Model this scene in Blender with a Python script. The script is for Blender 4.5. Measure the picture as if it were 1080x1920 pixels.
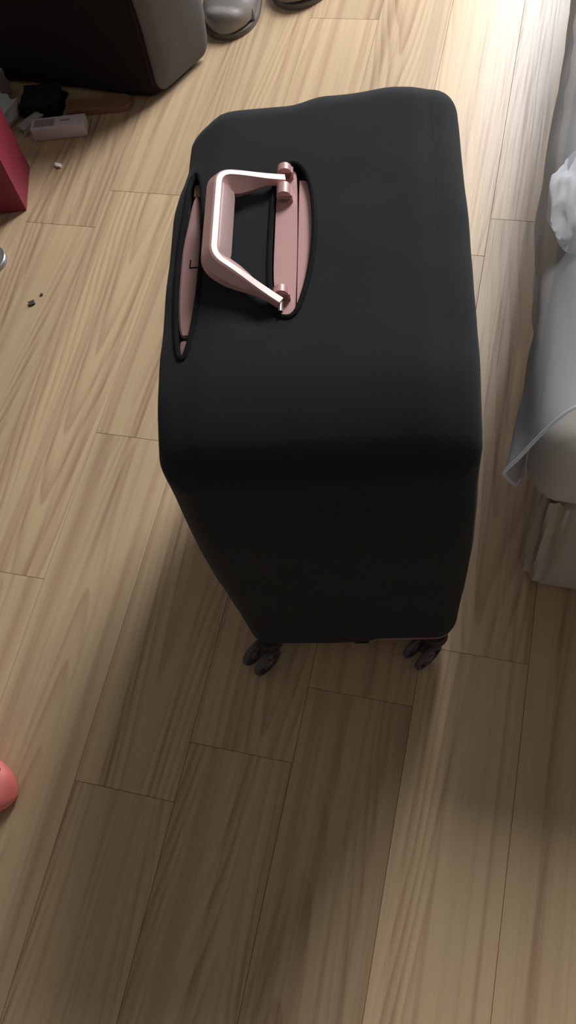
import bpy, bmesh, math, random
from mathutils import Vector, Matrix, noise
random.seed(7)
for o in list(bpy.data.objects):
    bpy.data.objects.remove(o, do_unlink=True)
scene = bpy.context.scene
COL = scene.collection
D2R = math.radians

# ------------------------------------------------------------------ camera
CAM_H = 1.58
cam_data = bpy.data.cameras.new('camera')
cam = bpy.data.objects.new('camera', cam_data)
COL.objects.link(cam)
cam_data.sensor_fit = 'VERTICAL'
cam_data.sensor_height = 36.0
cam_data.lens = 36.0 * 1640 / 1920
cam_data.clip_start = 0.02
# rows: world X, Y, Z expressed in camera axes (right, down, forward)
RW = ((0.96886299, 0.13996166, -0.20424308),
      (0.21414372, -0.88775207, 0.40747851),
      (-0.12428585, -0.43852822, -0.89008203))
cam.matrix_world = Matrix(((RW[0][0], -RW[0][1], -RW[0][2], 0),
                           (RW[1][0], -RW[1][1], -RW[1][2], 0),
                           (RW[2][0], -RW[2][1], -RW[2][2], CAM_H),
                           (0, 0, 0, 1)))
scene.camera = cam

# ------------------------------------------------------------------ world, light, exposure
world = bpy.data.worlds.new('world')
scene.world = world
world.use_nodes = True
bg = world.node_tree.nodes['Background']
bg.inputs[0].default_value = (1.0, 0.92, 0.82, 1)
bg.inputs[1].default_value = 0.155


def area(name, loc, target, sx, sy, power, color):
    d = bpy.data.lights.new(name, 'AREA')
    d.shape = 'RECTANGLE'
    d.size, d.size_y = sx, sy
    d.energy = power
    d.color = color
    o = bpy.data.objects.new(name, d)
    COL.objects.link(o)
    o.location = loc
    o.rotation_euler = (Vector(target) - Vector(loc)).to_track_quat('-Z', 'Y').to_euler()
    return o


area('window_daylight', (0.80, 4.50, 3.80), (0.0, 0.6, 0.2), 1.20, 1.7, 228, (1.0, 0.975, 0.95))
area('balcony_door_daylight', (0.08, 3.25, 0.85), (0.02, 1.8, 0.0), 0.55, 0.95, 27, (0.90, 0.93, 1.0))

vs = scene.view_settings
vs.view_transform = 'Standard'
vs.look = 'None'
vs.gamma = 1.0
vs.use_curve_mapping = False
vs.exposure = 0.0


# ------------------------------------------------------------------ helpers
def tag(o, label=None, cat=None, group=None, kind=None):
    if label: o['label'] = label
    if cat: o['category'] = cat
    if group: o['group'] = group
    if kind: o['kind'] = kind
    return o


def empty(name, loc=(0, 0, 0), rz=0.0):
    o = bpy.data.objects.new(name, None)
    o.empty_display_size = 0.05
    COL.objects.link(o)
    o.location = loc
    o.rotation_euler = (0, 0, rz)
    return o


def link(name, me, mats, parent=None, smooth=True, angle=None):
    if not isinstance(mats, (list, tuple)): mats = [mats]
    for m in mats: me.materials.append(m)
    if smooth:
        for p in me.polygons: p.use_smooth = True
        if angle: me.set_sharp_from_angle(angle=D2R(angle))
    o = bpy.data.objects.new(name, me)
    COL.objects.link(o)
    if parent: o.parent = parent
    return o


def from_bm(name, bm, mats, parent=None, smooth=True, angle=40):
    bmesh.ops.recalc_face_normals(bm, faces=bm.faces)
    me = bpy.data.meshes.new(name)
    bm.to_mesh(me)
    bm.free()
    return link(name, me, mats, parent, smooth, angle)


def axis_samples(h, r, nmid, narc=5):
    inner = h - r
    out = [-inner - r * math.tan(D2R(45) * k / narc) for k in range(narc, 0, -1)]
    out += [-inner + 2 * inner * k / nmid for k in range(nmid + 1)]
    out += [inner + r * math.tan(D2R(45) * k / narc) for k in range(1, narc + 1)]
    return out


def rounded_box_bm(half, rad, mid=(8, 8, 8), center=(0, 0, 0), deform=None, narc=5):
    """box with rounded edges; half extents and radii per axis"""
    if not isinstance(rad, (tuple, list)): rad = (rad,) * 3
    ax = [axis_samples(half[i], rad[i], mid[i], narc) for i in range(3)]
    bm = bmesh.new()
    cache = {}

    def vert(i, j, k):
        key = (i, j, k)
        if key in cache: return cache[key]
        q = [ax[0][i], ax[1][j], ax[2][k]]
        d = []
        p = []
        for a in range(3):
            inn = half[a] - rad[a]
            c = max(-inn, min(inn, q[a]))
            p.append(c)
            d.append((q[a] - c) / rad[a])
        L = math.sqrt(sum(t * t for t in d)) or 1
        p = [p[a] + d[a] / L * rad[a] for a in range(3)]
        v = Vector(p)
        if deform: v = deform(v)
        cache[key] = bm.verts.new(v + Vector(center))
        return cache[key]
    n = [len(a) - 1 for a in ax]
    for a in range(3):
        b, c = (a + 1) % 3, (a + 2) % 3
        for side in (0, n[a]):
            for x in range(n[b]):
                for y in range(n[c]):
                    def V(xx, yy):
                        t = [0, 0, 0]
                        t[a] = side; t[b] = xx; t[c] = yy
                        return vert(*t)
                    f = [V(x, y), V(x + 1, y), V(x + 1, y + 1), V(x, y + 1)]
                    if side == 0: f.reverse()
                    bm.faces.new(f)
    return bm


def add_cyl(bm, p0, p1, r0, r1=None, seg=20, cap=True):
    r1 = r0 if r1 is None else r1
    p0, p1 = Vector(p0), Vector(p1)
    z = (p1 - p0).normalized()
    x = z.orthogonal().normalized()
    y = z.cross(x)
    ra, rb = [], []
    for i in range(seg):
        a = 2 * math.pi * i / seg
        d = x * math.cos(a) + y * math.sin(a)
        ra.append(bm.verts.new(p0 + d * r0))
        rb.append(bm.verts.new(p1 + d * r1))
    for i in range(seg):
        j = (i + 1) % seg
        bm.faces.new((ra[i], ra[j], rb[j], rb[i]))
    if cap:
        bm.faces.new(ra[::-1])
        bm.faces.new(rb)


def add_tube(bm, pts, r, seg=8, closed=False):
    pts = [Vector(p) for p in pts]
    n = len(pts)
    rings = []
    prev = None
    for i, p in enumerate(pts):
        if closed:
            t = (pts[(i + 1) % n] - pts[i - 1]).normalized()
        else:
            t = (pts[min(i + 1, n - 1)] - pts[max(i - 1, 0)]).normalized()
        x = t.orthogonal().normalized() if prev is None else (prev - t * prev.dot(t)).normalized()
        prev = x
        y = t.cross(x)
        rr = r(i / (n - 1)) if callable(r) else r
        rings.append([bm.verts.new(p + (x * math.cos(2 * math.pi * k / seg) + y * math.sin(2 * math.pi * k / seg)) * rr) for k in range(seg)])
    m = n if closed else n - 1
    for i in range(m):
        a, b = rings[i], rings[(i + 1) % n]
        for k in range(seg):
            bm.faces.new((a[k], a[(k + 1) % seg], b[(k + 1) % seg], b[k]))
    if not closed:
        bm.faces.new(rings[0][::-1])
        bm.faces.new(rings[-1])


def add_box(bm, c, h, rot=None, bevel=0.0):
    r = bmesh.ops.create_cube(bm, size=1.0)
    vsx = r['verts']
    for v in vsx:
        v.co = Vector((v.co.x * 2 * h[0], v.co.y * 2 * h[1], v.co.z * 2 * h[2]))
    if bevel:
        es = list({e for v in vsx for e in v.link_edges})
        g = bmesh.ops.bevel(bm, geom=es, offset=bevel, segments=2, profile=0.5, affect='EDGES')
        vsx = list({v for f in g['faces'] for v in f.verts})
    M = (Matrix.Rotation(rot, 3, 'Z') if isinstance(rot, (int, float)) else rot) if rot is not None else Matrix.Identity(3)
    for v in vsx:
        v.co = M @ v.co + Vector(c)
    return vsx


def prism(bm, outline, z0, z1):
    a = [bm.verts.new((x, y, z0)) for x, y in outline]
    b = [bm.verts.new((x, y, z1)) for x, y in outline]
    n = len(a)
    for i in range(n):
        j = (i + 1) % n
        bm.faces.new((a[i], a[j], b[j], b[i]))
    bm.faces.new(a[::-1])
    bm.faces.new(b)


def boolean_cut(obj, cutters):
    """subtract the cutter objects from obj, bake the result, drop the cutters"""
    for c in cutters:
        m = obj.modifiers.new('cut', 'BOOLEAN')
        m.operation = 'DIFFERENCE'
        m.solver = 'EXACT'
        m.object = c
    bpy.context.view_layer.update()
    dg = bpy.context.evaluated_depsgraph_get()
    me = bpy.data.meshes.new_from_object(obj.evaluated_get(dg))
    obj.modifiers.clear()
    old = obj.data
    obj.data = me
    bpy.data.meshes.remove(old)
    for c in cutters:
        d = c.data
        bpy.data.objects.remove(c, do_unlink=True)
        bpy.data.meshes.remove(d)
    for p in me.polygons: p.use_smooth = True
    me.set_sharp_from_angle(angle=D2R(42))


def smooth_pts(pts, n=6, closed=True):
    """Catmull-Rom through the points"""
    out = []
    L = len(pts)
    P = [Vector(p) for p in pts]
    for i in range(L if closed else L - 1):
        if closed:
            p0, p1, p2, p3 = P[i - 1], P[i], P[(i + 1) % L], P[(i + 2) % L]
        else:
            p0, p1, p2, p3 = P[max(i - 1, 0)], P[i], P[i + 1], P[min(i + 2, L - 1)]
        for k in range(n):
            t = k / n
            out.append(0.5 * ((2 * p1) + (p2 - p0) * t + (2 * p0 - 5 * p1 + 4 * p2 - p3) * t * t + (3 * p1 - p0 - 3 * p2 + p3) * t ** 3))
    if not closed: out.append(P[-1])
    return out


def sstep(a, b, x):
    t = max(0.0, min(1.0, (x - a) / (b - a)))
    return t * t * (3 - 2 * t)


# ------------------------------------------------------------------ materials
def new_mat(name):
    m = bpy.data.materials.new(name)
    m.use_nodes = True
    return m, m.node_tree.nodes, m.node_tree.links, m.node_tree.nodes['Principled BSDF']


def simple(name, col, rough=0.6, metal=0.0, spec=0.5, sheen=0.0, noise_scale=0, noise_amt=0.15, bump=0.0, bump_scale=200):
    m, N, L, B = new_mat(name)
    B.inputs['Base Color'].default_value = (*col, 1)
    B.inputs['Roughness'].default_value = rough
    B.inputs['Metallic'].default_value = metal
    B.inputs['Specular IOR Level'].default_value = spec
    B.inputs['Sheen Weight'].default_value = sheen
    tc = N.new('ShaderNodeTexCoord')
    if noise_scale:
        nz = N.new('ShaderNodeTexNoise')
        nz.inputs['Scale'].default_value = noise_scale
        nz.inputs['Detail'].default_value = 4
        L.new(tc.outputs['Object'], nz.inputs['Vector'])
        mr = N.new('ShaderNodeMapRange')
        mr.inputs['To Min'].default_value = 1 - noise_amt
        mr.inputs['To Max'].default_value = 1 + noise_amt
        L.new(nz.outputs['Fac'], mr.inputs['Value'])
        mx = N.new('ShaderNodeVectorMath')
        mx.operation = 'SCALE'
        mx.inputs[0].default_value = col
        L.new(mr.outputs['Result'], mx.inputs['Scale'])
        L.new(mx.outputs['Vector'], B.inputs['Base Color'])
    if bump:
        nb = N.new('ShaderNodeTexNoise')
        nb.inputs['Scale'].default_value = bump_scale
        nb.inputs['Detail'].default_value = 2
        L.new(tc.outputs['Object'], nb.inputs['Vector'])
        bp = N.new('ShaderNodeBump')
        bp.inputs['Strength'].default_value = bump
        bp.inputs['Distance'].default_value = 0.002
        L.new(nb.outputs['Fac'], bp.inputs['Height'])
        L.new(bp.outputs['Normal'], B.inputs['Normal'])
    return m


def wood_mat():
    m, N, L, B = new_mat('laminate_wood')
    tc = N.new('ShaderNodeTexCoord')
    oi = N.new('ShaderNodeObjectInfo')

    def math_(op, a, b=None):
        n = N.new('ShaderNodeMath')
        n.operation = op
        for i, v in enumerate((a, b)):
            if v is None: continue
            if isinstance(v, (int, float)): n.inputs[i].default_value = v
            else: L.new(v, n.inputs[i])
        return n.outputs[0]
    sep = N.new('ShaderNodeSeparateXYZ')
    L.new(tc.outputs['Object'], sep.inputs[0])
    x, y = sep.outputs[0], sep.outputs[1]
    rnd = math_('MULTIPLY', oi.outputs['Random'], 57.0)

    def nz(sx, sy, off, detail=2.0, rough=0.5, xin=None):
        c = N.new('ShaderNodeCombineXYZ')
        L.new(math_('MULTIPLY', xin if xin else x, sx), c.inputs[0])
        L.new(math_('MULTIPLY', y, sy), c.inputs[1])
        L.new(math_('ADD', rnd, off), c.inputs[2])
        t = N.new('ShaderNodeTexNoise')
        t.inputs['Scale'].default_value = 1.0
        t.inputs['Detail'].default_value = detail
        t.inputs['Roughness'].default_value = rough
        L.new(c.outputs[0], t.inputs['Vector'])
        return t.outputs['Fac']

    def rng(v, a, b, c=0.0, d=1.0):
        n = N.new('ShaderNodeMapRange')
        n.interpolation_type = 'SMOOTHSTEP'
        for i, t in ((1, a), (2, b), (3, c), (4, d)): n.inputs[i].default_value = t
        L.new(v, n.inputs[0])
        return n.outputs[0]
    # growth rings: straight lines along the board that close into long arches
    x0 = math_('ADD', math_('MULTIPLY', math_('SUBTRACT', oi.outputs['Random'], 0.5), 0.13),
               math_('MULTIPLY', math_('SUBTRACT', nz(0.0, 1.3, 3.0, 1.0), 0.5), 0.06))
    dx = math_('MULTIPLY', math_('SUBTRACT', x, x0), 62.0)
    arch = math_('SQRT', math_('ADD', math_('MULTIPLY', dx, dx), 0.8))
    way = math_('SUBTRACT', math_('MULTIPLY', math_('GREATER_THAN', math_('FRACT', math_('MULTIPLY', oi.outputs['Random'], 7.0)), 0.5), 2.0), 1.0)
    arch = math_('ADD', arch, math_('MULTIPLY', math_('MULTIPLY', y, 4.6), way))
    arch = math_('ADD', arch, math_('MULTIPLY', nz(9.0, 0.8, 7.0, 1.5), 5.0))
    saw = math_('FRACT', arch)
    line = math_('MULTIPLY', rng(saw, 0.25, 0.9), rng(saw, 0.92, 1.0, 1.0, 0.0))
    where = rng(nz(15.0, 0.7, 11.0, 1.0), 0.42, 0.66, 0.06, 1.0)
    arches = math_('MULTIPLY', line, where)
    streak = rng(nz(38.0, 0.32, 21.0, 2.0, 0.6), 0.44, 0.68)
    fine = rng(nz(170.0, 3.0, 31.0, 2.0, 0.6), 0.40, 0.75)
    tone = nz(5.0, 0.7, 41.0, 1.0)
    k = math_('ADD', math_('MULTIPLY', arches, 0.47), math_('MULTIPLY', streak, 0.46))
    k = math_('ADD', k, math_('MULTIPLY', fine, 0.20))
    ramp = N.new('ShaderNodeValToRGB')
    cr = ramp.color_ramp
    cr.elements[0].position = 0.0
    cr.elements[0].color = (0.545, 0.41, 0.25, 1)
    cr.elements[1].position = 1.0
    cr.elements[1].color = (0.30, 0.188, 0.115, 1)
    e = cr.elements.new(0.45)
    e.color = (0.450, 0.318, 0.197, 1)
    L.new(k, ramp.inputs[0])
    mul = N.new('ShaderNodeVectorMath')
    mul.operation = 'SCALE'
    L.new(ramp.outputs[0], mul.inputs[0])
    t2 = math_('ADD', rng(tone, 0.3, 0.7, 0.93, 1.07), math_('MULTIPLY', math_('SUBTRACT', oi.outputs['Random'], 0.5), 0.12))
    L.new(t2, mul.inputs['Scale'])
    L.new(mul.outputs[0], B.inputs['Base Color'])
    L.new(rng(fine, 0.0, 1.0, 0.36, 0.46), B.inputs['Roughness'])
    B.inputs['Specular IOR Level'].default_value = 0.5
    bp = N.new('ShaderNodeBump')
    bp.inputs['Strength'].default_value = 0.12
    bp.inputs['Distance'].default_value = 0.0006
    bp.invert = True
    L.new(fine, bp.inputs['Height'])
    L.new(bp.outputs['Normal'], B.inputs['Normal'])
    return m


def tulle_mat(name, opacity, col):
    m, N, L, B = new_mat(name)
    out = N['Material Output']
    N.remove(B)
    df = N.new('ShaderNodeBsdfDiffuse')
    df.inputs['Color'].default_value = (*col, 1)
    tl = N.new('ShaderNodeBsdfTranslucent')
    tl.inputs['Color'].default_value = (*col, 1)
    mx = N.new('ShaderNodeMixShader')
    mx.inputs[0].default_value = 0.4
    L.new(df.outputs[0], mx.inputs[1])
    L.new(tl.outputs[0], mx.inputs[2])
    tr = N.new('ShaderNodeBsdfTransparent')
    fin = N.new('ShaderNodeMixShader')
    # thin net: looks denser at a grazing angle
    lw = N.new('ShaderNodeLayerWeight')
    lw.inputs['Blend'].default_value = 0.45
    mr = N.new('ShaderNodeMapRange')
    mr.inputs['To Min'].default_value = opacity
    mr.inputs['To Max'].default_value = min(1.0, opacity + 0.5)
    L.new(lw.outputs['Facing'], mr.inputs['Value'])
    L.new(mr.outputs[0], fin.inputs[0])
    L.new(tr.outputs[0], fin.inputs[1])
    L.new(mx.outputs[0], fin.inputs[2])
    L.new(fin.outputs[0], out.inputs['Surface'])
    return m


M_wood = wood_mat()
M_sub = simple('subfloor', (0.05, 0.035, 0.025), 0.9, noise_scale=8)
M_black = simple('black_knit', (0.0120, 0.0148, 0.0178), 0.88, spec=0.25, sheen=0.06, noise_scale=14, noise_amt=0.12, bump=0.25, bump_scale=900)
M_hem = simple('black_hem', (0.008, 0.008, 0.010), 0.9, spec=0.2, noise_scale=60, bump=0.3, bump_scale=700)
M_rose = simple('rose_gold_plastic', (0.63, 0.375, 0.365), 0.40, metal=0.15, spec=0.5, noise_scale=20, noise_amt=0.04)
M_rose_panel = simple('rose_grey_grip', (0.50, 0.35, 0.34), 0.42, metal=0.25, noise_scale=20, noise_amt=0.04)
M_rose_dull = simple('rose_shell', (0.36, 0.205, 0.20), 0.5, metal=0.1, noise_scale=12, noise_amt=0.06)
M_chrome = simple('bright_pin', (0.8, 0.74, 0.72), 0.15, metal=1.0, noise_scale=30, noise_amt=0.03)
M_wheel = simple('wheel_rubber', (0.07, 0.066, 0.078), 0.5, noise_scale=40)
M_rim = simple('wheel_rim', (0.22, 0.16, 0.155), 0.4, metal=0.2, noise_scale=40)
M_fork = simple('fork_plastic', (0.03, 0.027, 0.03), 0.5, noise_scale=40)

# ------------------------------------------------------------------ floor: laminate planks
bm = bmesh.new()
add_box(bm, (-0.3, 1.0, -0.035), (2.4, 2.3, 0.023))
floor = from_bm('floor', bm, M_sub, smooth=False)
tag(floor, kind='structure')
PW = 0.1923
X0 = -0.0553
# one end joint per row is read from the photograph, the boards repeat from there
joint = {0: 0.492, 1: 0.378, 2: 0.239, 3: 0.132, 4: 0.847, 5: 0.497, 6: 0.372, -1: -0.32, -2: 0.28}
joint2 = {}
pitch = 1.053


def plank(xa, xb, ya, yb):
    g = 0.0003
    c = 0.0004
    cx, cy = (xa + xb) / 2, (ya + yb) / 2
    hx, hy = (xb - xa) / 2 - g, (yb - ya) / 2 - g
    v = []
    for (ix, iy, z) in ((hx, hy, -0.012), (hx, hy, -c * 1.2), (hx - c, hy - c, 0.0)):
        v += [(-ix, -iy, z), (ix, -iy, z), (ix, iy, z), (-ix, iy, z)]
    f = [(8, 9, 10, 11), (3, 2, 1, 0)]
    for L_ in (0, 4):
        for i in range(4):
            j = (i + 1) % 4
            f.append((L_ + i, L_ + j, L_ + 4 + j, L_ + 4 + i))
    me = bpy.data.meshes.new('plank')
    me.from_pydata(v, [], f)
    o = link('plank', me, M_wood, floor, smooth=False)
    o.location = (cx, cy, 0)


YA, YB = -1.28, 3.28
for k in range(-10, 13):
    xb = X0 - PW * (k - 1)
    xa = xb - PW
    j0 = joint.get(k, (k * 0.437) % pitch)
    ys = set([YA, YB])
    marks = [j0]
    if k in joint2: marks.append(joint2[k])
    lo, hi = min(marks), max(marks)
    ys.update(marks)
    y = lo - pitch
    while y > YA + 0.1: ys.add(y); y -= pitch
    y = hi + pitch
    while y < YB - 0.1: ys.add(y); y += pitch
    if k == 4: ys = {YA, YB, j0}          # no other end joint shows in this row
    ys = sorted(ys)
    for a, b in zip(ys[:-1], ys[1:]):
        plank(xa, xb, a, b)

# ------------------------------------------------------------------ the suitcase
SX, SY, SR = -0.233, 0.745, D2R(11.3)
case = empty('suitcase', (SX, SY, 0), SR)
tag(case, 'large suitcase in a stretchy black fabric cover with rose-gold handles', 'suitcase')
TOP = 0.737
BOT = 0.070
HZ = (TOP - BOT) / 2
CZ = (TOP + BOT) / 2
HU, HV = 0.194, 0.303
UC = -0.003


def cover_deform(p):
    u, v, z = p
    zt = z / HZ                                    # -1 bottom .. 1 top
    up = sstep(0.3, 1.0, zt)
    # soft bulge of the stretched cloth
    bul = (1 - (v / HV) ** 2) * (1 - zt * zt)
    u += (0.004 * bul) * (1 if u > 0 else -1)
    vb = (1 - (u / HU) ** 2) * (1 - zt * zt)
    v += 0.004 * vb * (1 if v > 0 else -1)
    # a little narrower low down on the handle side
    low = sstep(0.2, -1.0, zt)
    if u < 0: u += 0.012 * low
    else: u -= 0.006 * low
    # the far top edge: flat on the handle side, a lump of seam past the middle
    far = sstep(0.12, 0.30, v) * up
    v += far * (0.013 * sstep(-0.045, 0.01, u) - 0.004) * 1.0
    v += far * 0.006 * math.exp(-((u - 0.10) / 0.03) ** 2)
    v -= far * 0.016 * sstep(-0.12, -0.19, u)
    # handle-side top edge: pulled out by the trolley recess
    back = sstep(-0.12, -0.19, u) * up
    u -= back * 0.006 * sstep(0.17, 0.10, v) * sstep(-0.26, -0.10, v)
    u += back * 0.008 * sstep(0.14, 0.2, v)
    # near top edge slopes gently
    near = sstep(-0.18, -0.30, v) * up
    z -= near * 0.004
    # dimple in the cloth by the near end of the carry handle
    dd = math.exp(-(((u + 0.075) / 0.022) ** 2 + ((v + 0.093) / 0.016) ** 2))
    if zt > 0.9: z -= 0.007 * dd
    if zt > 0.9:
        z -= 0.003 * math.exp(-((u + 0.075) / 0.018) ** 2) * sstep(-0.09, -0.05, v) * sstep(0.16, 0.12, v)
    # the near top edge rolls over early
    if zt > 0: z -= up * 0.036 * max(0.0, (-0.16 - v) / 0.14) ** 2
    v += up * 0.010 * sstep(-0.22, -0.30, v)
    if u > 0: u -= 0.004 * sstep(-0.12, -0.28, v) * sstep(0.0, 0.8, zt)
    # front edge of the top: panel seam, then the roll
    if zt > 0.85: z -= 0.006 * sstep(0.13, 0.16, u)
    # back roll
    if zt > 0.85: z -= 0.008 * sstep(-0.135, -0.165, u)
    q = Vector((u, v, z))
    n = noise.noise(Vector((u * 9, v * 9, z * 9))) * 0.0022 + noise.noise(Vector((u * 22 + 5, v * 22, z * 16))) * 0.0009
    d = Vector((u / HU, v / HV, z / HZ)).normalized()
    q += d * n
    # lower hem is ridden up on the right
    if zt < -0.9: q.z += 0.014 * sstep(0.022, 0.050, u) + 0.006 * math.sin(u * 30) * (1 - sstep(0.02, 0.05, u)) * 0.5
    return q


bm = rounded_box_bm((HU, HV, HZ), (0.040, 0.045, 0.030), (26, 40, 26), (UC, 0, CZ), cover_deform, 6)
cover = from_bm('fabric_cover', bm, M_black, case)
tag(cover, 'black stretch fabric cover')


def cutter(outline, z0, z1):
    b = bmesh.new()
    prism(b, outline, z0, z1)
    o = from_bm('cutter', b, M_black, case, smooth=False)
    return o


# openings of the cover, in suitcase coordinates (u towards the front, v along the width)
carry_out = [(-0.060, 0.125), (-0.048, 0.156), (-0.034, 0.164), (-0.020, 0.150), (-0.010, 0.115), (-0.0055, 0.060), (-0.0075, 0.005), (-0.016, -0.050), (-0.028, -0.088), (-0.042, -0.094), (-0.054, -0.080), (-0.062, -0.030), (-0.0625, 0.060)]
trol_out = [(-0.181, 0.105), (-0.179, 0.150), (-0.171, 0.170), (-0.162, 0.150), (-0.1545, 0.090), (-0.152, 0.000), (-0.1545, -0.080), (-0.161, -0.130), (-0.168, -0.143), (-0.176, -0.120), (-0.183, -0.050), (-0.185, 0.030)]
carry_s = [(p.x, p.y) for p in smooth_pts([Vector((a, b, 0)) for a, b in carry_out], 6)]
trol_s = [(p.x, p.y) for p in smooth_pts([Vector((a, b, 0)) for a, b in trol_out], 6)]
boolean_cut(cover, [cutter(carry_s, TOP - 0.020, TOP + 0.06), cutter(trol_s, TOP - 0.036, TOP + 0.06)])

bpy.context.view_layer.update()
from mathutils.bvhtree import BVHTree
_src = rounded_box_bm((HU, HV, HZ), (0.040, 0.045, 0.030), (26, 40, 26), (UC, 0, CZ), cover_deform, 6)
_bvh = BVHTree.FromBMesh(_src)


def top_z(u, v):
    h = _bvh.ray_cast(Vector((u, v, 1.5)), Vector((0, 0, -1)))
    return h[0].z if h[0] else TOP


# stitched hems round both openings
for nm, pts in (('opening_hem', carry_s), ('opening_hem', trol_s)):
    bm = bmesh.new()
    add_tube(bm, [(a, b, top_z(a, b) - 0.0002) for a, b in pts], 0.0038, 8, closed=True)
    from_bm(nm, bm, M_hem, case)
# welt seams of the cover down the front edge and round the zip side
bm = bmesh.new()
seam = [(0.150 + 0.004 * math.sin(v * 9), v, 0) for v in [0.262 - 0.02 * i for i in range(27)]]
add_tube(bm, [(a, b, top_z(a, b) - 0.0012) for a, b, _ in seam], 0.0016, 6)
from_bm('panel_seam', bm, M_black, case)
_h = _bvh.ray_cast(Vector((0.016, -1, 0.084)), Vector((0, 1, 0)))
bm = bmesh.new()
add_box(bm, (0.016, _h[0].y + 0.001, 0.072), (0.013, 0.0022, 0.010), bevel=0.0012)
from_bm('hem_tab', bm, M_hem, case)
_src.free()

# carry handle: base plate, edge rail, knuckles, folded grip
PZ = TOP - 0.006
bm = bmesh.new()
pl = smooth_pts([Vector(p) for p in ((-0.056, 0.135, 0), (-0.047, 0.152, 0), (-0.033, 0.153, 0), (-0.030, 0.120, 0), (-0.0285, 0.03, 0), (-0.029, -0.06, 0), (-0.031, -0.086, 0), (-0.040, -0.089, 0), (-0.050, -0.078, 0), (-0.057, -0.03, 0), (-0.0575, 0.05, 0))], 4)
prism(bm, [(p.x, p.y) for p in pl], PZ - 0.012, PZ)
from_bm('handle_plate', bm, M_rose, case, angle=30)
bm = bmesh.new()
rl = [(-0.0272, 0.140), (-0.0165, 0.135), (-0.0105, 0.105), (-0.0080, 0.06), (-0.0098, 0.005), (-0.017, -0.048), (-0.0275, -0.080)]
rs = smooth_pts([Vector((a, b, 0)) for a, b in rl], 5, closed=False)
prism(bm, [(p.x, p.y) for p in rs], PZ - 0.013, PZ - 0.003)
from_bm('plate_rail', bm, M_rose, case, angle=30)


def knuckle(v, zc, l=0.014, r=0.0098, u=-0.046):
    bm = bmesh.new()
    add_cyl(bm, (u, v - l / 2, zc), (u, v + l / 2, zc), r, seg=20)
    add_box(bm, (u + 0.002, v, (zc + PZ) / 2 - 0.003), (r * 0.95, l / 2, (zc - PZ) / 2 + 0.004))
    from_bm('hinge_knuckle', bm, M_rose, case, angle=35)


KZ = PZ + 0.010
knuckle(0.146, KZ, 0.011)
knuckle(0.108, KZ, 0.018, 0.0098)
knuckle(-0.060, KZ, 0.010)
bm = bmesh.new()
add_cyl(bm, (-0.046, -0.090, KZ), (-0.046, -0.064, KZ), 0.0030, seg=12)
from_bm('hinge_pin', bm, M_chrome, case)

# grip loop: path in the plane of the handle (a = out from the hinge, v along it)
TILT = D2R(20)
path2 = [(0.000, 0.130), (0.055, 0.1265)]


def arc(c0, c1, c2, r, n):
    """round the corner at c1 between c0 and c2"""
    a, b, c = Vector(c0), Vector(c1), Vector(c2)
    d0, d1 = (a - b).normalized(), (c - b).normalized()
    ang = d0.angle(d1)
    t = r / math.tan(ang / 2)
    p0, p1 = b + d0 * t, b + d1 * t
    out = []
    for i in range(n + 1):
        s = i / n
        q = (1 - s) ** 2 * p0 + 2 * s * (1 - s) * b + s * s * p1
        out.append((q.x, q.y))
    return out


c0, c1, c2, c3 = (0.0, 0.1275), (0.0865, 0.112), (0.0865, -0.026), (0.0, -0.0765)
straight = lambda p, q, n: [(p[0] + (q[0] - p[0]) * i / n, p[1] + (q[1] - p[1]) * i / n) for i in range(n)]
A1 = arc(c0, c1, c2, 0.020, 8)
A2 = arc(c1, c2, c3, 0.026, 8)
path2 = straight(c0, A1[0], 6) + A1 + straight(A1[-1], A2[0], 8)[1:] + A2 + straight(A2[-1], c3, 6)[1:] + [c3]
ea = Vector((-math.cos(TILT), 0, math.sin(TILT)))
en = Vector((math.sin(TILT), 0, math.cos(TILT)))
ev = Vector((0, 1, 0))
O = Vector((-0.046, 0, KZ))
rings = []
bm = bmesh.new()
np_ = len(path2)
for i, (a, v) in enumerate(path2):
    q0 = path2[max(i - 1, 0)]
    q1 = path2[min(i + 1, np_ - 1)]
    tx, ty = q1[0] - q0[0], q1[1] - q0[1]
    l = math.hypot(tx, ty)
    nx, ny = ty / l, -tx / l
    # inward normal points to the middle of the loop
    if (0.04 - a) * nx + (0.03 - v) * ny < 0: nx, ny = -nx, -ny
    g = sstep(0.012, 0.07, a)                 # 0 at the hinge, 1 at the grip
    w_in = 0.0060 + 0.0150 * g
    w_out = 0.0068 + 0.0075 * g
    top = 0.0062 + 0.0035 * g
    bot = -0.0062 - 0.0125 * g
    rw = 1 - 0.22 * g
    prof = [(-0.0052 * rw, top), (0.0038 * rw, top), (0.0056, top - 0.0030), (w_in, (top + bot) * 0.5 - 0.002), (w_in * 0.85, bot + 0.002), (w_in * 0.5, bot), (-w_out * 0.5, bot), (-w_out * 0.95, bot + 0.0025), (-w_out, (top + bot) * 0.5 - 0.001), (-0.0066, top - 0.0018)]
    ring = []
    for s, t in prof:
        P = O + ea * (a + nx * s) + ev * (v + ny * s) + en * t
        ring.append(bm.verts.new(P))
    rings.append(ring)
npf = len(rings[0])
for i in range(np_ - 1):
    for k in range(npf):
        bm.faces.new((rings[i][k], rings[i][(k + 1) % npf], rings[i + 1][(k + 1) % npf], rings[i + 1][k]))
bm.faces.new(rings[0][::-1])
bm.faces.new(rings[-1])
carry = from_bm('carry_handle', bm, M_rose, case, angle=24)
tag(carry, 'rose-gold carry handle folded to the back')
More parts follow.
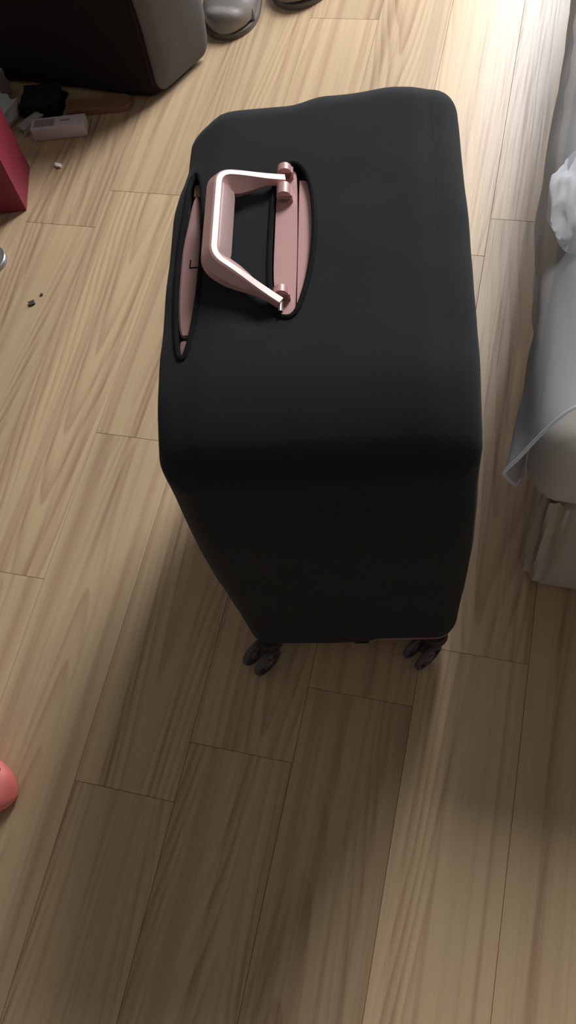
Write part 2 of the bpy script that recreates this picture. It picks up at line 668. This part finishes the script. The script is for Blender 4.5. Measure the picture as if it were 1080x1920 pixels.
# inset grip panel along the inner face of the grip
bm = bmesh.new()
N_ = 10
pr = []
for i in range(N_ + 1):
    v = 0.096 + (-0.020 - 0.096) * i / N_
    e = 0.0015 if 0 < i < N_ else 0.0
    pr.append([bm.verts.new(O + ea * (0.0865 - s) + ev * v + en * t) for s, t in ((0.0046, 0.0080), (0.0060 + e, 0.0074), (0.0217 + e, -0.0052), (0.0200 + e, -0.0140), (0.015, -0.0140), (0.010, -0.003))])
for i in range(N_):
    for k in range(6):
        bm.faces.new((pr[i][k], pr[i][(k + 1) % 6], pr[i + 1][(k + 1) % 6], pr[i + 1][k]))
bm.faces.new(pr[0][::-1])
bm.faces.new(pr[-1])
gp = from_bm('grip_panel', bm, M_rose_panel, carry, angle=40)
gp.parent = carry
tag(gp, 'greyish pink inner grip panel')

# trolley handle lying in the slot of the cover
bm = bmesh.new()
tb = [(-0.1815, 0.030), (-0.1775, 0.080), (-0.1725, 0.126), (-0.1660, 0.128), (-0.1590, 0.080), (-0.1560, 0.020), (-0.1565, -0.050), (-0.1610, -0.098), (-0.1665, -0.104), (-0.1745, -0.098), (-0.1800, -0.050)]
ts = smooth_pts([Vector((a, b, 0)) for a, b in tb], 4)
prism(bm, [(p.x, p.y) for p in ts], 0.706, 0.7225)
for f in bm.faces: f.normal_update()
bmesh.ops.bevel(bm, geom=[e for e in bm.edges if all(v.co.z > 0.72 for v in e.verts)], offset=0.0018, segments=2, affect='EDGES')
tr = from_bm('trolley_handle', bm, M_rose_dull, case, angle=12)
tag(tr, 'dull pink telescopic trolley handle bar')
bm = bmesh.new()
add_box(bm, (-0.1625, 0.006, 0.7227), (0.0068, 0.0009, 0.0005))
add_box(bm, (-0.1693, 0.0125, 0.7227), (0.0008, 0.0068, 0.0005))
nt = from_bm('button_groove', bm, M_hem, tr, smooth=False)
for vv, ww in ((0.147, 0.012), (-0.121, 0.014)):
    bm = bmesh.new()
    add_box(bm, (-0.169, vv, 0.709), (0.006, ww, 0.010), bevel=0.003)
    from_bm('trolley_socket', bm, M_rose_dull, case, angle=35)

# shell under the cover, seen along the lower edge
bm = rounded_box_bm((HU - 0.010, HV - 0.008, 0.05), (0.035, 0.038, 0.018), (6, 6, 4), (UC, 0, 0.062 + 0.05))
for v in bm.verts:
    if v.co.x < 0: v.co.x += 0.012
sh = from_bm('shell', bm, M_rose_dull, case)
tag(sh, 'dusty pink hard shell of the suitcase')


def caster(u, v, yaw):
    """spinner caster: housing, fork and twin wheels"""
    ca, sa = math.cos(yaw), math.sin(yaw)
    ax = Vector((ca, sa, 0))
    fw = Vector((-sa, ca, 0))
    R = 0.031
    bm = bmesh.new()
    add_cyl(bm, (u, v, 0.078), (u, v, 0.060), 0.020, 0.024, 20)
    hub = Vector((u, v, 0)) - fw * 0.030
    add_cyl(bm, (u, v, 0.066), hub + Vector((0, 0, R)), 0.013, 0.0075, 14)
    add_cyl(bm, hub + ax * -0.020 + Vector((0, 0, R + 0.0002)), hub + ax * 0.020 + Vector((0, 0, R + 0.0002)), 0.004, seg=12)
    c = from_bm('caster', bm, M_fork, case)
    for s in (-1, 1):
        ctr = hub + ax * (0.015 * s) + Vector((0, 0, R + 0.0002))
        bm = bmesh.new()
        prof = [(R - 0.007, -0.0055), (R - 0.002, -0.0055), (R, -0.003), (R, 0.003), (R - 0.002, 0.0055), (R - 0.007, 0.0055)]
        seg = 32
        rg = []
        for i in range(seg):
            t = 2 * math.pi * i / seg
            dd = fw * math.cos(t) + Vector((0, 0, 1)) * math.sin(t)
            rg.append([bm.verts.new(ctr + dd * rr + ax * w) for rr, w in prof])
        for i in range(seg):
            j = (i + 1) % seg
            for k in range(6):
                bm.faces.new((rg[i][k], rg[i][(k + 1) % 6], rg[j][(k + 1) % 6], rg[j][k]))
        w = from_bm('wheel', bm, M_wheel, c)
        # hub and open spokes inside the tyre
        bm = bmesh.new()
        add_cyl(bm, ctr - ax * 0.006, ctr + ax * 0.006, 0.008, seg=16)
        for i in range(5):
            t = 2 * math.pi * i / 5 + 0.5
            dd = fw * math.cos(t) + Vector((0, 0, 1)) * math.sin(t)
            add_cyl(bm, ctr + dd * 0.006, ctr + dd * (R - 0.0055), 0.0028, 0.0022, 8)
        from_bm('wheel_rim', bm, M_rim, c)


caster(-0.150, -0.285, D2R(-42))
caster(0.146, -0.281, D2R(-48))
caster(-0.145, 0.245, D2R(20))
caster(0.125, 0.245, D2R(-35))

# ------------------------------------------------------------------ bed at the right edge
M_bedbase = simple('bed_base_cloth', (0.56, 0.49, 0.44), 0.9, spec=0.2, noise_scale=12, noise_amt=0.06, bump=0.2, bump_scale=500)
M_sheet = simple('bed_sheet', (0.66, 0.63, 0.585), 0.85, spec=0.2, noise_scale=9, noise_amt=0.05, bump=0.2, bump_scale=400)
M_blanket = simple('white_blanket', (0.74, 0.76, 0.78), 0.9, spec=0.2, noise_scale=9, noise_amt=0.05, bump=0.25, bump_scale=300)
M_tulle = tulle_mat('tulle', 0.36, (0.56, 0.59, 0.64))
M_tulle_bunch = tulle_mat('tulle_bunch', 0.75, (0.86, 0.89, 0.93))
M_tulle_hem = tulle_mat('tulle_hem', 0.80, (0.80, 0.83, 0.88))

bed = empty('bed', (0.115, 0.645, 0))
tag(bed, 'bed with a beige cloth base and pale rumpled bedding at the right edge', 'bed')


def bed_def(p):
    n = noise.noise(Vector((p.x * 6, p.y * 6, p.z * 8))) * 0.006
    return p + Vector((-n if p.x < 0 else n, n, 0))


bm = rounded_box_bm((0.70, 1.05, 0.165), (0.03, 0.035, 0.012), (10, 12, 6), (0.70, 1.05, 0.166), bed_def)
from_bm('bed_base', bm, M_bedbase, bed)


def sheet_def(p):
    q = p.copy()
    low = sstep(0.0, -0.085, p.z)
    # rumples running down the side, hem hanging unevenly
    w = math.sin(p.y * 19 + 1.2 * math.sin(p.y * 7)) * 0.008 + noise.noise(Vector((p.x * 5, p.y * 7, 3))) * 0.010
    q.x += w * (0.12 + low)
    q.y += (math.sin(p.x * 23) * 0.006 + noise.noise(Vector((p.x * 8, 2, p.z * 9))) * 0.008) * (0.4 + low)
    q.z += noise.noise(Vector((p.x * 4, p.y * 4, 7))) * 0.008 * (1 if p.z > 0 else 0.8)
    return q


bm = rounded_box_bm((0.71, 1.06, 0.085), (0.05, 0.05, 0.045), (30, 50, 8), (0.670, 1.052, 0.338 + 0.085), sheet_def, 6)
from_bm('mattress_sheet', bm, M_sheet, bed)
# loose corner flap of the valance below the sheet
bm = bmesh.new()
g = []
for i in range(9):
    a = i / 8
    row = []
    for j in range(10):
        z = 0.36 - 0.30 * j / 9
        ang = D2R(205 + 70 * a)
        rr = 0.040 + 0.005 * math.sin(a * 12 + z * 9)
        row.append(bm.verts.new((0.030 + rr * math.cos(ang) - 0.006, 0.030 + rr * math.sin(ang) - 0.004, z)))
    g.append(row)
for i in range(8):
    for j in range(9):
        bm.faces.new((g[i][j], g[i + 1][j], g[i + 1][j + 1], g[i][j + 1]))
from_bm('valance_corner', bm, M_bedbase, bed)

# translucent net hanging over the bed edge
net = empty('bed_net', (0.05, 0.70, 0.30))
tag(net, 'sheer white tulle net draped over the edge of the bed', 'net')
NO = Vector((0.05, 0.70, 0.30))


SIL = [(0, 0.010, 0), (0, 0.012, 0), (0, 0.011, 0), (0, 0.009, 0), (0, -0.004, 0), (0, -0.009, 0), (0, -0.007, 0), (0, -0.004, 0), (0, 0.001, 0), (0, 0.002, 0)]
HEM = [(0.40, 0.80, 0.545), (0.24, 0.745, 0.545), (0.150, 0.705, 0.545), (0.110, 0.690, 0.535), (0.078, 0.668, 0.500), (0.056, 0.655, 0.455), (0.040, 0.655, 0.410), (0.040, 0.668, 0.370), (0.060, 0.672, 0.335), (0.070, 0.70, 0.315)]


def net_pt(s, t):
    """s: 0 near .. 1 far, t: 0 on top of the bed .. 1 lower hem"""
    y = 0.675 + s * 1.9
    pts = [(0.40, 0.552), (0.22, 0.550), (0.135, 0.545), (0.080, 0.526), (0.052, 0.478), (0.047, 0.40), (0.052, 0.33), (0.062, 0.27)]
    def cr(P, t):
        f = t * (len(P) - 1)
        i = min(int(f), len(P) - 2)
        a = f - i
        P0, P1, P2, P3 = [Vector(P[max(0, min(len(P) - 1, i + d))]) for d in (-1, 0, 1, 2)]
        return 0.5 * ((2 * P1) + (P2 - P0) * a + (2 * P0 - 5 * P1 + 4 * P2 - P3) * a * a + (3 * P1 - P0 - 3 * P2 + P3) * a ** 3)
    c = cr([(x, 0, z) for x, z in pts], t)
    x, z = c.x, c.z
    dn = sstep(0.35, 0.8, t)
    x += cr(SIL, min(1.0, s * 1.9 / 0.95)).y * sstep(0.1, 0.45, t)
    x += 0.0020 * math.sin(y * 47 + 2.2 * math.sin(y * 7) + t * 5.0) * dn * sstep(0.0, 0.1, s)
    x += 0.006 * noise.noise(Vector((y * 6, t * 3, 1))) * sstep(0.6, 1.0, t)
    z += 0.005 * noise.noise(Vector((y * 7, t * 5, 4)))
    # slanting gathers that run up from the near corner
    gz = 1 - sstep(0.05, 0.36, s)
    z += gz * 0.010 * math.sin((t * 9 - s * 14) * 2.4) * (1 - sstep(0.55, 0.8, t))
    x -= gz * 0.008 * math.sin((t * 9 - s * 14) * 2.4) * sstep(0.3, 0.6, t)
    # the near hem hangs in a lobe round the corner of the mattress
    w = (1 - s / 0.17) if s < 0.17 else 0.0
    w = w * w * (3 - 2 * w)
    h = cr(HEM, t)
    x, y, z = x + (h.x - x) * w, y + (h.y - y) * w, z + (h.z - z) * w
    return Vector((x, y, z)) - NO


bm = bmesh.new()
NS, NT = 150, 40
g = [[bm.verts.new(net_pt(i / NS, j / NT)) for j in range(NT + 1)] for i in range(NS + 1)]
for i in range(NS):
    for j in range(NT):
        bm.faces.new((g[i][j], g[i + 1][j], g[i + 1][j + 1], g[i][j + 1]))
from_bm('tulle_sheet', bm, M_tulle, net)
bm = bmesh.new()
add_tube(bm, [net_pt(0, j / 40) for j in range(41)], 0.0026, 7)
add_tube(bm, [net_pt(i / 150, 1.0) for i in range(151)], 0.0030, 7)
from_bm('hem', bm, M_tulle_hem, net)

# layers of the net gathered up in a bunch on the bed edge
bm = bmesh.new()
bmesh.ops.create_icosphere(bm, subdivisions=5, radius=1.0)
for v in bm.verts:
    p = v.co.copy()
    n = noise.noise(p * 1.6) * 0.16 - abs(noise.noise(Vector((p.x * 2.6, p.y * 2.2, p.z * 2.6)) + Vector((4, 0, 0)))) * 0.20
    k = 1 + n
    v.co = Vector((p.x * 0.058 * k + 0.05 * max(0, p.y) ** 2 * 0.6, p.y * 0.115 * k, p.z * 0.034 * k))
ga = from_bm('gathered_bunch', bm, M_tulle_bunch, net)
ga.location = Vector((0.102, 1.105, 0.512)) - NO
tag(ga, 'bunched white layers of the net')

# ------------------------------------------------------------------ dark bag with a grey side, far left
M_bagdark = simple('bag_black', (0.012, 0.010, 0.012), 0.85, spec=0.25, noise_scale=10, noise_amt=0.3, bump=0.2)
M_baggrey = simple('bag_grey', (0.125, 0.122, 0.125), 0.75, spec=0.3, noise_scale=10, noise_amt=0.08, bump=0.2)
BR = math.atan2(-0.10, -0.99)
bag = empty('storage_bag', (-1.300, 2.0075, 0), D2R(-5))
tag(bag, 'big upright storage bag with a black front and a grey side, far left corner', 'bag')


def bag_def(p):
    q = p.copy()
    k = 1 - (p.z / 0.24) ** 2
    q.x += 0.018 * k * (1 if p.x > 0 else -1) * (1 - min(1, (p.y / 0.10) ** 2) * 0.5)
    if p.x > 0: q.x += 0.42 * (p.y + 0.1)
    q += Vector((1, 1, 0)) * noise.noise(p * 7) * 0.006
    return q


bm = rounded_box_bm((0.320, 0.100, 0.235), (0.03, 0.02, 0.035), (14, 10, 14), (0, 0, 0.237), bag_def)
from_bm('bag_body', bm, M_bagdark, bag)


def side_def(p):
    q = p.copy()
    k = max(0, 1 - (p.z / 0.235) ** 2)
    q.x += 0.020 * k * (1 - min(1, (p.y / 0.10) ** 2) * 0.5)
    q.x += 0.42 * (p.y + 0.106)
    q += Vector((1, 0.4, 0)) * noise.noise(p * 9) * 0.004
    return q


bm = rounded_box_bm((0.012, 0.094, 0.228), (0.010, 0.03, 0.05), (2, 12, 14), (0.321, 0.006, 0.240), side_def)
o = from_bm('side_panel', bm, M_baggrey, bag)
tag(o, 'grey fabric side panel')
bm = bmesh.new()
add_tube(bm, [(0.317 + 0.018 * (1 - ((z - 0.237) / 0.24) ** 2) * 0.5, -0.094, z) for z in [0.04 + 0.02 * i for i in range(20)]], 0.005, 8)
from_bm('piping', bm, M_bagdark, bag)

# ------------------------------------------------------------------ clutter in front of the bag
M_brown = simple('brown_leather', (0.24, 0.125, 0.07), 0.6, noise_scale=25, noise_amt=0.2)
M_card = simple('white_card', (0.62, 0.58, 0.60), 0.7, noise_scale=14, noise_amt=0.06)
M_print = simple('grey_print', (0.30, 0.26, 0.28), 0.7, noise_scale=120, noise_amt=0.6)
M_packet = simple('pale_packet', (0.42, 0.42, 0.38), 0.5, noise_scale=40, noise_amt=0.2)
M_plastic = simple('clear_white_plastic', (0.52, 0.57, 0.60), 0.3, noise_scale=20, noise_amt=0.15)
M_beige = simple('beige_card', (0.36, 0.32, 0.30), 0.8, noise_scale=20)
M_red = simple('red_paper', (0.22, 0.016, 0.038), 0.55, noise_scale=14, noise_amt=0.08)
M_cord = simple('dark_red_cord', (0.16, 0.02, 0.03), 0.7, noise_scale=60)
M_silver = simple('silver_grey_quilt', (0.30, 0.285, 0.275), 0.42, metal=0.15, noise_scale=14, noise_amt=0.1, bump=0.2, bump_scale=120)
M_sole = simple('grey_sole', (0.17, 0.155, 0.145), 0.8, noise_scale=30)
M_lining = simple('dark_lining', (0.06, 0.055, 0.05), 0.9, noise_scale=30)
M_coral = simple('coral_foam', (0.92, 0.24, 0.215), 0.5, noise_scale=30, noise_amt=0.06, bump=0.15, bump_scale=160)
M_coral_d = simple('coral_sole', (0.42, 0.07, 0.06), 0.7, noise_scale=30)

# brown strip with a rounded end
strip = empty('brown_strip', (-1.150, 1.843, 0), D2R(11))
tag(strip, 'brown leather strip with a rounded end against the foot of the dark bag', 'strap')
bm = bmesh.new()
out = [(-0.078, -0.026)] + [(0.075 + 0.026 * math.cos(D2R(a)), 0.026 * math.sin(D2R(a))) for a in range(-90, 91, 15)] + [(-0.078, 0.026)]
prism(bm, out, 0.001, 0.016)
for v in bm.verts: v.co.z += 0.003 * math.sin(v.co.x * 30) * (v.co.z > 0.01)
from_bm('strap_body', bm, M_brown, strip, angle=30)
bm = bmesh.new()
add_tube(bm, [(x * 0.9 - 0.002, y * 0.82, 0.0165) for x, y in out], 0.0011, 6)
from_bm('stitching', bm, simple('tan_stitch', (0.33, 0.19, 0.11), 0.8, noise_scale=50), strip)

# white carton
box = empty('white_carton', (-1.218, 1.742, 0), D2R(13))
tag(box, 'small white carton with smudged grey print before the dark bag', 'box')
bm = bmesh.new()
add_box(bm, (0, 0, 0.019), (0.073, 0.022, 0.018), bevel=0.0015)
from_bm('carton_body', bm, M_card, box, angle=30)
bm = bmesh.new()
add_box(bm, (-0.037, 0.001, 0.0372), (0.028, 0.013, 0.0003))
add_box(bm, (0.020, 0.004, 0.0372), (0.014, 0.003, 0.0003))
o = from_bm('printed_patch', bm, M_print, box, smooth=False)
tag(o, 'grey printed patch')
bm = bmesh.new()
add_box(bm, (0.0735, 0, 0.019), (0.0006, 0.020, 0.016))
from_bm('end_flap', bm, M_card, box, smooth=False)


def crumple(name, loc, dims, rz, mat, seed, label, cat, amp=0.25, sub=3, extra=None):
    bm = bmesh.new()
    bmesh.ops.create_cube(bm, size=2.0)
    bmesh.ops.subdivide_edges(bm, edges=bm.edges[:], cuts=5, use_grid_fill=True)
    for v in bm.verts:
        p = v.co.copy()
        n = noise.noise(p * 1.3 + Vector((seed, 0, 0))) * amp + noise.noise(p * 3.0 + Vector((0, seed, 0))) * amp * 0.5
        s = 1 + n
        v.co = Vector((p.x * dims[0] * s, p.y * dims[1] * s, p.z * dims[2] * (1 + n * 0.6)))
    zmin = min(v.co.z for v in bm.verts)
    for v in bm.verts: v.co.z -= zmin - 0.0006
    o = from_bm(name, bm, mat, None, angle=25)
    o.location = loc
    o.rotation_euler = (0, 0, rz)
    tag(o, label, cat)
    return o


crumple('paper_packet', (-1.312, 1.760, 0.0), (0.014, 0.033, 0.010), D2R(-28), M_packet, 2, 'pale greenish crumpled packet left of the white carton', 'packet')
crumple('plastic_bag', (-1.395, 1.765, 0), (0.030, 0.050, 0.024), D2R(-12), M_plastic, 5, 'crumpled bluish clear plastic bag at the left edge above the red paper bag', 'bag', 0.35)
crumple('beige_carton', (-1.470, 1.855, 0), (0.050, 0.035, 0.035), D2R(8), M_beige, 9, 'dull beige crushed carton at the left edge, behind the plastic bag', 'box', 0.12)
crumple('black_pouch', (-1.300, 1.836, 0), (0.055, 0.042, 0.020), D2R(10), M_bagdark, 12, 'black cloth pouch on the floor between the pale packet and the dark bag', 'pouch', 0.2)
crumple('paper_scrap', (-1.186, 1.621, 0), (0.0085, 0.005, 0.003), D2R(-15), simple('white_paper', (0.85, 0.82, 0.76), 0.8, noise_scale=60), 20, 'tiny white scrap of paper on the floor right of the red bag', 'scrap', 0.6)
M_dirt = simple('dark_crumb', (0.06, 0.05, 0.035), 0.9, noise_scale=90)
crumple('dark_crumb', (-1.099, 1.172, 0), (0.0065, 0.005, 0.002), 0.6, M_dirt, 30, 'larger of the two dark crumbs on the floor at left', 'crumb', 0.5)
crumple('dark_crumb', (-1.083, 1.201, 0), (0.003, 0.0026, 0.0012), 0.2, M_dirt, 31, 'smaller of the two dark crumbs on the floor at left', 'crumb', 0.5)

# red paper bag
rb = empty('paper_bag', (-1.22, 1.462, 0), D2R(17))
tag(rb, 'dark red paper carrier bag standing at the left edge', 'bag')
bm = bmesh.new()
W, Dp, H = 0.24, 0.155, 0.30
t = 0.0015
# walls with a gusset crease in the right side
lv = [0.0, 0.10, 0.20, 0.30]
outer = []
for z in lv:
    pin = 0.020 * (z / H)
    outer.append([bm.verts.new(c) for c in ((0, 0, z + 0.001), (-pin, Dp / 2, z + 0.001), (0, Dp, z + 0.001), (-W, Dp, z + 0.001), (-W + pin, Dp / 2, z + 0.001), (-W, 0, z + 0.001))])
for a, b in zip(outer[:-1], outer[1:]):
    for i in range(6):
        j = (i + 1) % 6
        bm.faces.new((a[i], a[j], b[j], b[i]))
bm.faces.new(outer[0][::-1])
o = from_bm('bag_walls', bm, M_red, rb, smooth=False)
sm = o.modifiers.new('thick', 'SOLIDIFY')
sm.thickness = 0.0015
for yy in (0.003, Dp - 0.003):
    bm = bmesh.new()
    add_tube(bm, [(-W / 2 + 0.05 * math.cos(D2R(a)), yy, 0.295 + 0.09 * math.sin(D2R(a))) for a in range(0, 181, 12)], 0.0025, 8)
    from_bm('cord_handle', bm, M_cord, rb)


# ------------------------------------------------------------------ padded grey slippers, top of the frame
def slipper_loft(L, W, H, flat_toe=0.5, n=26, seg=28):
    """closed body from toe (y=0) to heel (y=L)"""
    bm = bmesh.new()
    rings = []
    for i in range(n + 1):
        s = i / n
        y = L * (0.5 - 0.5 * math.cos(math.pi * s))
        q = y / L
        w = W / 2 * (max(0.0, 1 - abs(1 - min(1, q / 0.36)) ** 2.3)) ** 0.5 if q < 0.36 else W / 2 * (1 - 0.16 * sstep(0.36, 0.7, q)) * (max(0.0, 1 - max(0, (q - 0.78) / 0.22) ** 2.4)) ** 0.5
        w = max(w, 0.004)
        h = H * (0.62 + 0.38 * sstep(0.05, 0.45, q)) * (max(0.05, 1 - max(0, (0.10 - q) / 0.10) ** 2)) ** 0.5 * (max(0.15, 1 - max(0, (q - 0.9) / 0.1) ** 2)) ** 0.5
        ring = []
        for k in range(seg):
            a = 2 * math.pi * k / seg
            c, sn = math.cos(a), math.sin(a)
            x = w * math.copysign(abs(c) ** 0.75, c)
            z = 0.5 * h + 0.5 * h * math.copysign(abs(sn) ** (0.8 if sn > 0 else 0.35), sn)
            puff = 0.004 * math.sin(q * 34) * max(0, sn) * sstep(0.02, 0.2, q)
            ring.append(bm.verts.new((x, y, max(0.0, z + puff) + 0.014)))
        rings.append(ring)
    for i in range(n):
        for k in range(seg):
            bm.faces.new((rings[i][k], rings[i][(k + 1) % seg], rings[i + 1][(k + 1) % seg], rings[i + 1][k]))
    bm.faces.new(rings[0][::-1])
    bm.faces.new(rings[-1])
    return bm


def sole_bm(L, W, h, grow=0.006):
    bm = bmesh.new()
    o = []
    for sgn in (1, -1):
        rng_ = range(0, 25) if sgn == 1 else range(24, -1, -1)
        for i in rng_:
            q = i / 24
            q = 0.5 - 0.5 * math.cos(math.pi * q)
            w = W / 2 * (max(0.0, 1 - abs(1 - min(1, q / 0.36)) ** 2.3)) ** 0.5 if q < 0.36 else W / 2 * (1 - 0.16 * sstep(0.36, 0.7, q)) * (max(0.0, 1 - max(0, (q - 0.78) / 0.22) ** 2.4)) ** 0.5
            if i in (0, 24) and sgn == -1: continue
            o.append((sgn * (w + grow * (0 if i in (0, 24) else 1)), q * (L + 2 * grow) - grow))
    prism(bm, o, 0.0006, h)
    return bm


def slipper(name, loc, rz, label, group):
    r = empty(name, loc, rz)
    tag(r, label, 'slipper', group)
    up = from_bm('upper', slipper_loft(0.275, 0.150, 0.088), M_silver, r)
    c = bmesh.new()
    bmesh.ops.create_uvsphere(c, u_segments=24, v_segments=14, radius=1.0)
    for v in c.verts: v.co = Vector((v.co.x * 0.050, v.co.y * 0.080 + 0.170, v.co.z * 0.070 + 0.105))
    cut = from_bm('cutter', c, M_lining, r)
    boolean_cut(up, [cut])
    from_bm('sole', sole_bm(0.275, 0.150, 0.016, 0.002), M_sole, r, angle=30)
    bm = bmesh.new()
    ring = [(0.049 * math.cos(a), 0.168 + 0.078 * math.sin(a), 0.1005) for a in [2 * math.pi * i / 30 for i in range(30)]]
    add_tube(bm, ring, 0.007, 8, closed=True)
    from_bm('collar', bm, M_sole, r)
    bm = bmesh.new()
    band = []
    for i in range(21):
        a = math.pi * i / 20
        band.append((0.0725 * math.cos(a) , 0.070 + 0.012 * math.sin(a), 0.020 + 0.074 * math.sin(a) ** 0.75))
    add_tube(bm, band, 0.005, 8)
    from_bm('trim_band', bm, M_silver, r)
    return r


slipper('padded_slipper', (-0.860, 2.135, 0), D2R(-2), 'silver-grey padded slipper beside the grey side of the dark bag', 'padded grey slippers')
slipper('padded_slipper', (-0.735, 2.285, 0), D2R(-38), 'second grey slipper, further from the dark bag, cut by the top of the photo', 'padded grey slippers')

# ------------------------------------------------------------------ coral clog at the left edge
clog = empty('foam_clog', (-0.722, 0.083, 0), D2R(90 - 3))
tag(clog, 'coral pink foam clog, only its rounded toe in view at the left edge', 'shoe')
up = from_bm('upper', slipper_loft(0.265, 0.112, 0.072), M_coral, clog)
cuts = []
c = bmesh.new()
bmesh.ops.create_uvsphere(c, u_segments=24, v_segments=14, radius=1.0)
for v in c.verts: v.co = Vector((v.co.x * 0.042, v.co.y * 0.085 + 0.175, v.co.z * 0.066 + 0.088))
cuts.append(from_bm('cutter', c, M_coral_d, clog))
for hx, hy in ((-0.035, 0.040), (-0.003, 0.036), (0.031, 0.037), (-0.018, 0.060), (0.016, 0.060)):
    c = bmesh.new()
    add_cyl(c, (hx, hy, 0.036), (hx, hy, 0.12), 0.0066, seg=14)
    cuts.append(from_bm('cutter', c, M_coral_d, clog))
boolean_cut(up, cuts)
from_bm('sole', sole_bm(0.265, 0.112, 0.016, -0.005), M_coral_d, clog, angle=30)
bm = bmesh.new()
add_tube(bm, [(0.052 * math.cos(a), 0.150 + 0.125 * math.sin(a), 0.070 + 0.015 * math.sin(a)) for a in [math.pi * i / 20 for i in range(21)]], 0.006, 8)
from_bm('heel_strap', bm, M_coral, clog)

# ------------------------------------------------------------------ grey lid glimpsed at the left edge
lid = empty('metal_lid', (-1.256, 1.285, 0))
tag(lid, 'round grey metal lid just showing at the left edge below the red bag', 'lid')
M_lid = simple('grey_metal', (0.36, 0.37, 0.38), 0.35, metal=0.7, noise_scale=30)
bm = bmesh.new()
prof = [(0.0, 0.016), (0.030, 0.016), (0.038, 0.0135), (0.043, 0.0145), (0.0455, 0.012), (0.046, 0.001), (0.0, 0.001)]
seg = 36
rg = []
for i in range(seg):
    a = 2 * math.pi * i / seg
    rg.append([bm.verts.new((r * math.cos(a), r * math.sin(a), z)) for r, z in prof[1:-1]])
for i in range(seg):
    j = (i + 1) % seg
    for k in range(len(prof) - 3):
        bm.faces.new((rg[i][k], rg[j][k], rg[j][k + 1], rg[i][k + 1]))
bm.faces.new([r[0] for r in rg])
bm.faces.new([r[-1] for r in rg][::-1])
from_bm('lid_body', bm, M_lid, lid, angle=35)
bm = bmesh.new()
add_cyl(bm, (0, 0, 0.015), (0, 0, 0.024), 0.006, 0.008, 16)
from_bm('lid_knob', bm, M_lid, lid)
